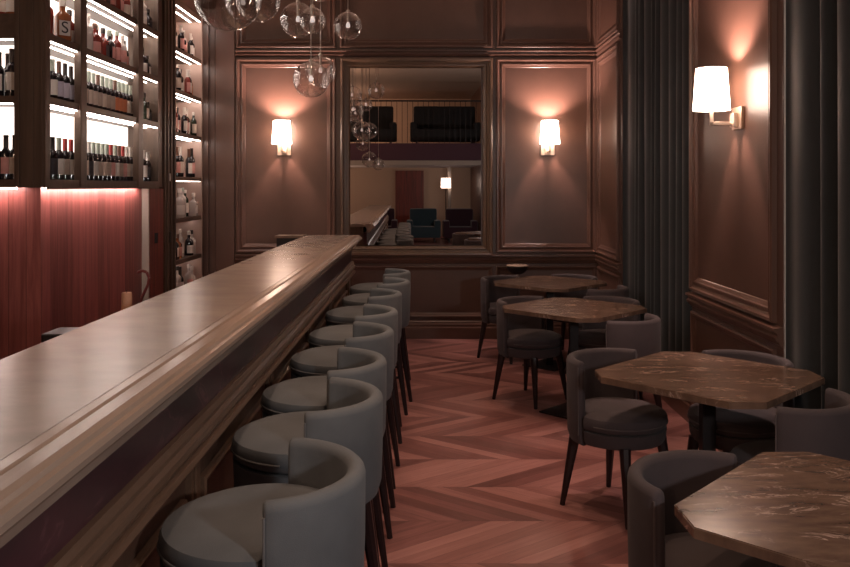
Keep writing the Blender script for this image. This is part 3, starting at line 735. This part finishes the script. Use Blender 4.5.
# front facing bay at the far left
FB = -PI/2
gf = 'bottles in the front facing bay'
fx = lambda x, y: ((x-CX)*y/F, y)
rows('low in facing bay', gf, SH[0], [fx(-4, 5.17), fx(6, 5.19), fx(15, 5.18)], [W('cream', 'capblack'), W('pinklab', 'capblack'), W('beige', 'capblack')], FB)
rows('second shelf facing bay', gf, SH[1], [fx(-1, 5.16), fx(8, 5.25), fx(12.0, 5.16)], [W('whitelab', 'capblack'), W('cream', 'capblack', 0.95), W('whitelab', 'capblack', 1.0)], FB)
rows('third shelf facing bay', gf, SH[2]+0.11, [fx(2, 5.18), fx(13.0, 5.18)], [('round', 'redspirit', 'cream', 'capwhite', 0.92), ('round', 'amber', 'whitelab', 'capwhite', 0.92)], FB)
# narrow shelving
sets = {
 7: [('tall', 'clear', 'whitelab', 'capwhite', 0.95), ('wine', 'winegl', 'cream', 'capwhite', 0.95), ('wine', 'winegl', 'pinklab', 'capwhite', 0.90), ('round', 'winegl', 'pinklab', 'capblack', 0.9), ('tall', 'clear', 'pinklab', 'capwhite', 0.88), ('wine', 'winegl', 'whitelab', 'capwhite', 0.82), ('tall', 'greengl', 'whitelab', 'capwhite', 0.80)],
 6: [('wine', 'clear', 'whitelab', 'capwhite', 0.95), ('tall', 'winegl', 'cream', 'capwhite', 0.9), ('round', 'winegl', 'whitelab', 'capwhite', 0.95), ('tall', 'winegl', 'whitelab', 'capblack', 0.85), ('wine', 'redspirit', 'pinklab', 'capwhite', 0.86), ('wine', 'winegl', 'whitelab', 'capwhite', 0.92), ('tall', 'amber', 'orange', 'capwhite', 0.80)],
 5: [('wine', 'redspirit', 'pinklab', 'capred', 0.95), ('wine', 'winegl', 'whitelab', 'capwhite', 0.85), ('tall', 'winegl', 'pinklab', 'capblack', 0.9), ('wine', 'winegl', 'whitelab', 'capwhite', 0.9), ('tall', 'redspirit', 'pinklab', 'capwhite', 0.84), ('wine', 'greengl', 'whitelab', 'capwhite', 0.92), ('tall', 'greengl', 'cream', 'capwhite', 0.86)],
 4: [('wine', 'winegl', 'pinklab', 'capbrown', 0.96), ('wine', 'winegl', 'cream', 'capwhite', 1.0), ('wine', 'winegl', 'whitelab', 'capbrown', 0.95), ('wine', 'winegl', 'pinklab', 'capblack', 1.0)],
 3: [('round', 'clear', None, 'capwhite', 1.05), ('round', 'clear', 'whitelab', 'capwhite', 1.15), ('tall', 'clear', None, 'capgreen', 1.0), ('tall', 'greengl', 'whitelab', 'capwhite', 0.92), ('square', 'clear', 'whitelab', 'capwhite', 1.0)],
 2: [('square', 'winegl', 'cream', 'capwhite', 1.05), ('square', 'amber', 'pinklab', 'capbrown', 1.0), ('tall', 'clear', 'whitelab', 'capwhite', 0.95), ('round', 'winegl', 'whitelab', 'capwhite', 1.0), ('round', 'clear', None, 'capblack', 1.0)],
 1: [('tall', 'clear', 'whitelab', 'capblack', 1.1), ('wine', 'winegl', 'whitelab', 'capblack', 1.0), ('tall', 'clear', 'pinklab', 'capwhite', 1.05), ('round', 'clear', 'whitelab', 'capwhite', 1.1)],
}
nam = {7: 'top narrow shelf', 6: 'second narrow shelf down', 5: 'third narrow shelf down', 4: 'fourth narrow shelf down', 3: 'fifth narrow shelf down', 2: 'sixth narrow shelf down', 1: 'seventh narrow shelf down'}
for k, sp in sets.items():
    n = len(sp); y0 = 7.90 if n > 4 else 8.05; dy = (8.55-y0)/(n-1)
    rows(nam[k], 'bottles on the narrow corner shelving', NS[k], [(-2.455+0.02*((j*5+k) % 3-1), y0+dy*j) for j in range(n)], sp)

# ------------------------------------------------------------------ upholstered seats
def shell(bm, R, t, zb, zt, half_deg, drop=0.0, seg=36):
    """curved backrest: back is local -X side rotated so that it wraps +X... opening towards -X"""
    sec = []
    rr = t/2
    sec.append((R-0.035, zb)); sec.append((R-0.012, zb+0.012)); sec.append((R-0.001, zb+0.05)); sec.append((R+0.003, (zb+zt)/2))
    sec.append((R+0.004, zt-rr))
    for k in range(1, 6):
        a = PI*k/6
        sec.append((R+0.004-rr+rr*math.cos(a), zt-rr+rr*math.sin(a)))
    sec.append((R+0.004-t, zt-rr)); sec.append((R-t, (zb+zt)/2)); sec.append((R-t-0.004, zb+0.03)); sec.append((R-t-0.004, zb))
    cr = sum(s[0] for s in sec)/len(sec); cz = (zb+zt)/2
    rings = []
    st = [(-half_deg-2.2, 0.62), (-half_deg-1.2, 0.88)] + [(-half_deg+2*half_deg*k/seg, 1.0) for k in range(seg+1)] + [(half_deg+1.2, 0.88), (half_deg+2.2, 0.62)]
    for d, s in st:
        a = math.radians(d); ring = []
        for r, z in sec:
            r2 = cr+(r-cr)*s
            z2 = z if s == 1 else z-(1-s)*0.02*(1 if z > cz else -1)
            ring.append(bm.verts.new((r2*math.cos(a), r2*math.sin(a), z2)))
        rings.append(ring)
    n = len(sec)
    for a, b in zip(rings, rings[1:]):
        for k in range(n): bm.faces.new((a[k], a[(k+1) % n], b[(k+1) % n], b[k]))
    bm.faces.new(rings[0]); bm.faces.new(rings[-1][::-1])

def ring_tube(bm, R, r, z, a0=0, a1=360, seg=48):
    full = (a1-a0) >= 360
    n = seg if full else seg+1
    rings = []
    for k in range(n):
        a = math.radians(a0+(a1-a0)*k/seg)
        rings.append([bm.verts.new(((R+r*math.cos(b))*math.cos(a), (R+r*math.cos(b))*math.sin(a), z+r*math.sin(b))) for b in [2*PI*j/8 for j in range(8)]])
    pairs = list(zip(rings, rings[1:]))+([(rings[-1], rings[0])] if full else [])
    for p, q in pairs:
        for j in range(8): bm.faces.new((p[j], p[(j+1) % 8], q[(j+1) % 8], q[j]))
    if not full: bm.faces.new(rings[0][::-1]); bm.faces.new(rings[-1])

def make_seat(name, zseat, zb, zrim, mat, pipe, legs_top, foot, footrest, cat, half):
    """local -X is the open front, +X the back"""
    t = thing(name, (0, 0, 0), 0, None, cat)
    bm = bmesh.new()
    zs = zseat
    lathe(bm, [(0.05, zs-0.085), (0.222, zs-0.085), (0.236, zs-0.075), (0.242, zs-0.055), (0.241, zs-0.034), (0.234, zs-0.020), (0.20, zs-0.006), (0.14, zs+0.001), (0.07, zs+0.004), (0.01, zs+0.005)], 48)
    # keep the cushion inside the backrest: squeeze its rear
    for v in bm.verts:
        r = math.hypot(v.co.x, v.co.y)
        if v.co.x > 0.03 and r > 0.198:
            s = 0.198/r; w = min(1, (v.co.x-0.03)/0.02)
            v.co.x *= 1+(s-1)*w; v.co.y *= 1+(s-1)*w
    c = obj('seat_cushion', bm, mat, t, True)
    bm = bmesh.new()
    lathe(bm, [(0.20, zb), (0.222, zb+0.006), (0.234, zb+0.03), (0.238, zs-0.088), (0.10, zs-0.086)], 48)
    for v in bm.verts:
        r = math.hypot(v.co.x, v.co.y)
        if v.co.x > 0.03 and r > 0.195:
            s = 0.195/r; w = min(1, (v.co.x-0.03)/0.02)
            v.co.x *= 1+(s-1)*w; v.co.y *= 1+(s-1)*w
    obj('seat_base', bm, mat, t, True)
    bm = bmesh.new(); ring_tube(bm, 0.2415, 0.0035, zs-0.055, 98, 262, 44); obj('piping', bm, pipe, c, True)
    bm = bmesh.new(); shell(bm, 0.25, 0.046, zb-0.01, zrim, half); b = obj('backrest', bm, mat, t, True)
    for s in (-1, 1):
        a = math.radians((half+1.7)*s); bm = bmesh.new()
        tube(bm, (0.2505*math.cos(a), 0.2505*math.sin(a), zb+0.05), (0.2525*math.cos(a), 0.2525*math.sin(a), zrim-0.03), 0.0034, 0.0034, 8)
        obj('edge_piping', bm, pipe, b, True)
    for sx in (-1, 1):
        for sy in (-1, 1):
            bm = bmesh.new()
            tube(bm, (foot[0]*sx, foot[1]*sy, 0.0), (legs_top*sx, legs_top*sy, zb+0.012), 0.0130, 0.029, 8, PI/8)
            obj('leg', bm, 'leg', t)
    if footrest:
        f = footrest; q = f/(zb)
        lx = foot[0]+(legs_top-foot[0])*q; ly = foot[1]+(legs_top-foot[1])*q
        bm = bmesh.new(); tube(bm, (-lx, -ly, f), (-lx, ly, f), 0.011, 0.011, 10); obj('footrest', bm, 'black', t)
        for sy in (-1, 1):
            bm = bmesh.new(); tube(bm, (-lx, ly*sy, f), (lx, ly*sy, f), 0.009, 0.009, 10); obj('stretcher', bm, 'black', t)
    return t

stool = make_seat('bar_stool', 0.815, 0.60, 0.925, 'stool', 'stoolpipe', 0.155, (0.243, 0.180), 0.26, 'bar stool', 78)
SY = [2.01, 2.72, 3.27, 3.93, 4.55, 5.30, 5.96, 6.62]
SX = [-0.405, -0.400, -0.415, -0.412, -0.415, -0.415, -0.375, -0.385]
SO = ['nearest the camera', 'second from the camera', 'third from the camera', 'fourth from the camera', 'fifth from the camera', 'sixth from the camera', 'seventh from the camera', 'farthest from the camera']
for k, (x, y) in enumerate(zip(SX, SY)):
    o = stool if k == 0 else copy_tree(stool)
    o.location = (x, y, 0); o.rotation_euler = (0, 0, math.radians([2, -3, 1, 0, -2, 2, -4, 1][k]))
    tag(o, 'grey round back bar stool along the counter, %s' % SO[k], None, 'bar stools along the counter')

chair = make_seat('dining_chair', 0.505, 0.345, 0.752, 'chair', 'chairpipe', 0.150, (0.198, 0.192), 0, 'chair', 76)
CH = [ # x, y, facing direction degrees, label
 (0.856, 2.435, -47, 'shade-tinted grey tub chair at the nearest marble table, cut off by the bottom edge'),
 (0.958, 4.12, -49, 'shade-tinted grey tub chair left of the second table from the camera'),
 (1.550, 4.078, -141, 'shade-tinted grey tub chair behind the second table, against the near curtain'),
 (1.505, 3.385, 131, 'shade-tinted grey tub chair with its back to the camera, right of the second table'),
 (0.78, 6.19, -45, 'shade-tinted grey tub chair left of the third table, its four legs in view'),
 (1.345, 6.18, -135, 'shade-tinted grey tub chair behind the third table, beside the teal curtain'),
 (1.285, 5.43, 133, 'shade-tinted grey tub chair with its back to the camera, right of the third table'),
 (0.755, 7.68, -45, 'shade-tinted grey tub chair left of the farthest table, near the back wall'),
 (1.36, 7.78, -128, 'shade-tinted grey tub chair behind the farthest table, against the back wall'),
 (1.47, 7.02, 133, 'shade-tinted grey tub chair right of the farthest table, beside the curtain'),
]
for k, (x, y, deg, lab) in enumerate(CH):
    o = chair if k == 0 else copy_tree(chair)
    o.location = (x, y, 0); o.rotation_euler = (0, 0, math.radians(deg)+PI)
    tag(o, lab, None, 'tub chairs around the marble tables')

# ------------------------------------------------------------------ tables
def make_table():
    t = thing('marble_table', (0, 0, 0), 0, None, 'table')
    h, c = 0.50, 0.075
    poly = [(-h, -c), (-c, -h), (c, -h), (h, -c), (h, c), (c, h), (-c, h), (-h, c)]
    bm = bmesh.new(); prism(bm, poly, 0.722, 0.75)
    bmesh.ops.bevel(bm, geom=[e for e in bm.edges if abs(e.verts[0].co.z-e.verts[1].co.z) < 1e-5 and e.verts[0].co.z > 0.74], offset=0.003, segments=2, affect='EDGES')
    obj('tabletop', bm, 'table', t)
    bm = bmesh.new(); box(bm, -0.15, 0.15, -0.15, 0.15, 0.712, 0.7215); obj('top_plate', bm, 'black', t)
    bm = bmesh.new(); box(bm, -0.03, 0.03, -0.03, 0.03, 0.010, 0.7125, 0.003); obj('column', bm, 'black', t)
    s = 0.245
    bm = bmesh.new(); prism(bm, [(-s, 0), (0, -s), (s, 0), (0, s)], 0.0, 0.010); obj('base_plate', bm, 'black', t)
    return t
tb = make_table()
TB = [(1.17, 2.155, 'octagonal brown marble table nearest the camera, cut off by the frame'),
      (1.285, 3.76, 'octagonal brown marble table, second from the camera, in front of the near curtain'),
      (1.043, 5.83, 'octagonal brown marble table, third from the camera'),
      (1.10, 7.36, 'octagonal brown marble table farthest from the camera, by the back wall')]
for k, (x, y, lab) in enumerate(TB):
    o = tb if k == 0 else copy_tree(tb)
    o.location = (x, y, 0); o.rotation_euler = (0, 0, math.radians([1.5, -1, 0, 1][k]))
    tag(o, lab, None, 'octagonal marble tables')

ps = thing('pedestal_stand', (0.90, 8.18, 0), 0, 'small dark pedestal stand with a pale round top behind the farthest table', 'stand')
bm = bmesh.new(); lathe(bm, [(0.05, 0.735), (0.09, 0.765), (0.104, 0.79), (0.108, 0.812)], 28); obj('bowl', bm, 'black', ps, True)
bm = bmesh.new(); lathe(bm, [(0.109, 0.812), (0.109, 0.820), (0.10, 0.824)], 28); obj('top', bm, 'lip', ps, True)
bm = bmesh.new(); tube(bm, (0, 0, 0.012), (0, 0, 0.735), 0.012, 0.012, 14); obj('pole', bm, 'brass', ps, True)
bm = bmesh.new(); lathe(bm, [(0.12, 0), (0.12, 0.010), (0.02, 0.022)], 28); obj('base', bm, 'black', ps, True)

# ------------------------------------------------------------------ glass globe pendants
def pendant(x, y, z, r, label, group='glass globe pendants over the bar'):
    t = thing('globe_pendant', (x, y, z), 0, label, 'pendant lamp', group)
    bm = bmesh.new(); sphere(bm, (0, 0, 0), r, 36, 22); obj('glass_globe', bm, 'globe', t, True)
    bm = bmesh.new(); lathe(bm, [(0.0, -0.01), (0.014, -0.012), (0.017, 0.0), (0.012, 0.022), (0.008, 0.03)], 14, caps=False); obj('bulb', bm, 'bulbglass', t, True)
    bm = bmesh.new(); lathe(bm, [(0.009, 0.026), (0.009, r*0.95), (0.016, r*0.99), (0.016, r+0.012), (0.006, r+0.02)], 14)
    obj('socket', bm, 'steel', t, True)
    bm = bmesh.new(); tube(bm, (0, 0, r+0.015), (0, 0, ZC-z-0.02), 0.0045, 0.0045, 8); obj('rod', bm, 'steel', t)
    bm = bmesh.new(); lathe(bm, [(0.05, ZC-z-0.02), (0.05, ZC-z-0.001)], 20); obj('ceiling_rose', bm, 'steel', t, True)
    return t
def pp(px, py, rpx, dia, label):
    y = dia/2*F/rpx
    pendant((px-CX)*y/F, y, H+(CY-py)*y/F, dia/2, label)
pp(228, -2, 33, 0.36, 'largest clear glass globe pendant, cut off by the top edge')
pp(243, 3, 17, 0.22, 'clear glass globe pendant seen inside the outline of the largest globe')
pp(258, 0, 22, 0.26, 'clear glass globe pendant just right of the largest globe, cut off on top')
pp(298, 20, 17.5, 0.26, 'clear glass globe pendant in front of the upper left wall panel')
pp(312.5, 20.5, 13, 0.18, 'small clear glass globe pendant overlapping its larger neighbour before the upper panel')
pp(348, 26, 14, 0.22, 'clear glass globe pendant hanging alone above the mirror corner')
pp(311, 79.6, 18, 0.26, 'lowest clear glass globe pendant, right of the left sconce')
pp(320.5, 71, 15.5, 0.26, 'clear glass globe pendant behind the lowest globe')
pp(319, -9, 11, 0.20, 'clear glass globe pendant with only its bottom showing at the top edge')
for (x, y, z, r) in ((-0.95, 1.30, 2.12, 0.15), (-1.10, 0.9, 2.45, 0.14), (-0.80, 0.6, 2.05, 0.12), (-1.0, 0.3, 2.75, 0.17)):
    pendant(x, y, z, r, 'clear glass globe pendant over the near bar, seen only in the mirror')

# ------------------------------------------------------------------ lounge behind the camera, seen in the mirror
YM = -3.6
struct('trim_7', mk(box, -4.1, XR, YM-0.05, YM, 2.14, 2.26), 'pale', label='pale beam under the mezzanine')
mz = struct('trim_8', mk(box, -4.1, XR, -9.0, YM-0.05, 2.2, 2.7), 'plum', label='dark mezzanine slab')
rl = thing('balcony_railing', (-1.0, YM, 2.70), 0, 'dark balcony railing with thin upright bars, seen in the mirror', 'railing')
bm = bmesh.new(); box(bm, -3.0, 2.75, -0.06, -0.02, 1.06, 1.10); obj('handrail', bm, 'black', rl)
bm = bmesh.new()
for k in range(43): box(bm, -3.0+0.135*k, -2.988+0.135*k, -0.046, -0.034, 0.0, 1.06)
o = obj('baluster', bm, 'black', rl); o['kind'] = 'stuff'
def sofa(x, y, z, w, mat, label, name='lounge_sofa', h=0.9, cat='sofa'):
    t = thing(name, (x, y, z), 0, label, cat)
    bm = bmesh.new(); box(bm, -w/2, w/2, -0.4, 0.4, 0.12, 0.44, 0.04); obj('seat', bm, mat, t, True)
    bm = bmesh.new(); box(bm, -w/2, w/2, -0.42, -0.2, 0.12, h, 0.06); obj('backrest', bm, mat, t, True)
    for s in (-1, 1):
        bm = bmesh.new(); box(bm, s*(w/2)-0.09, s*(w/2)+0.09, -0.4, 0.4, 0.12, 0.62, 0.05); obj('armrest', bm, mat, t, True)
    for sx in (-1, 1):
        for sy in (-1, 1):
            bm = bmesh.new(); box(bm, sx*(w/2-0.08)-0.02, sx*(w/2-0.08)+0.02, sy*0.33-0.02, sy*0.33+0.02, 0, 0.13); obj('leg', bm, 'leg', t)
    return t
sofa(-1.25, -5.0, 2.70, 1.3, 'blackup', 'black sofa on the balcony, left in the mirror', h=1.1)
sofa(0.80, -5.0, 2.70, 1.7, 'blackup', 'black sofa on the balcony, right in the mirror', h=1.1)
sofa(0.25, -6.6, 0.0, 0.8, 'teal', 'teal armchair in the lounge, seen low in the mirror', 'lounge_armchair', 0.95, 'armchair')
sofa(1.30, -6.4, 0.0, 0.8, 'plum', 'plum armchair in the lounge beside the floor lamp, seen in the mirror', 'lounge_armchair', 0.95, 'armchair')
sofa(-1.0, -6.8, 0.0, 0.8, 'plum', 'plum armchair behind the bar reflection in the mirror', 'lounge_armchair', 0.95, 'armchair')
fl = thing('floor_lamp', (0.95, -7.6, 0), 0, 'floor lamp with a pale square shade, seen in the mirror', 'lamp')
bm = bmesh.new(); lathe(bm, [(0.15, 0), (0.15, 0.02), (0.02, 0.03)], 24); obj('base', bm, 'black', fl, True)
bm = bmesh.new(); tube(bm, (0, 0, 0.02), (0, 0, 1.6), 0.012); obj('pole', bm, 'black', fl, True)
bm = bmesh.new(); lathe(bm, [(0.15, 1.55), (0.14, 1.85)], 28, caps=False); obj('lamp_shade', bm, 'shade', fl, True)
struct('trim_9', mk(box, 1.02, 1.12, -7.9, -7.8, 0, 2.2), 'pale', label='pale pillar in the lounge')
bm = bmesh.new(); box(bm, -0.6, 0.3, -8.99, -8.9, 0, 2.1); struct('door_1', bm, 'reddoor', label='brown lounge door seen in the mirror')

# ------------------------------------------------------------------ lights
NEUT = (1.0, 0.90, 0.84)
AMB = (1.0, 0.66, 0.46)
# ceiling downlights over the bar and the tables
for (x, y, p, s) in ((-0.60, 2.2, 30, 50), (-0.60, 3.8, 30, 50), (-0.60, 5.4, 30, 50), (0.85, 2.2, 30, 60), (1.0, 4.1, 30, 60), (0.9, 6.2, 30, 60), (0.2, 7.6, 16, 75), (0.15, 3.2, 30, 70), (0.2, 5.2, 30, 70)):
    lamp('downlight', 'SPOT', (x, y, ZC-0.03), p*2.4, AMB, 0.06, (0, 0, 0), s, 0.9)
lamp('near_fill', 'POINT', (1.25, 1.5, 4.14), 10, NEUT, 0.2)  # added neutral fill near the camera, no fixture there
lamp('side_fill', 'POINT', (1.70, -0.3, 1.95), 95, (1.0, 0.95, 0.93), 0.10)  # added fill from the right, for window light with its source unseen
lamp('lounge_lamp', 'POINT', (-2.2, -2.2, 3.4), 60, AMB, 0.15)  # unseen light added to brighten the lounge in the mirror
lamp('balcony_fill', 'POINT', (-2.9, -6.5, 4.0), 170, AMB, 0.12)  # unseen light added to brighten the wall behind the balcony
lamp('under_balcony_fill', 'POINT', (-2.6, -7.0, 1.95), 40, AMB, 0.10)  # unseen light added to lift the space below the balcony

w = bpy.data.worlds.new('world'); S.world = w; w.use_nodes = True
w.node_tree.nodes['Background'].inputs['Color'].default_value = (0.9, 0.62, 0.55, 1)
w.node_tree.nodes['Background'].inputs['Strength'].default_value = 0.02

# ------------------------------------------------------------------ camera
cam = bpy.data.cameras.new('camera'); co = bpy.data.objects.new('camera', cam); COL.objects.link(co)
co.location = (0, 0, H); co.rotation_euler = (PI/2, 0, 0)
cam.sensor_fit = 'HORIZONTAL'; cam.sensor_width = 36.0; cam.lens = 36.0*F/850.0
cam.shift_x = -(CX-425.0)/850.0
cam.shift_y = -(283.5-CY)/850.0
cam.clip_start = 0.05; cam.clip_end = 60
S.camera = co

S.view_settings.view_transform = 'Standard'; S.view_settings.look = 'None'
S.view_settings.exposure = 0.15; S.view_settings.gamma = 1.0; S.view_settings.use_curve_mapping = False
S.cycles.use_denoising = True
S.cycles.max_bounces = 8; S.cycles.transparent_max_bounces = 24
S.cycles.sample_clamp_indirect = 6.0
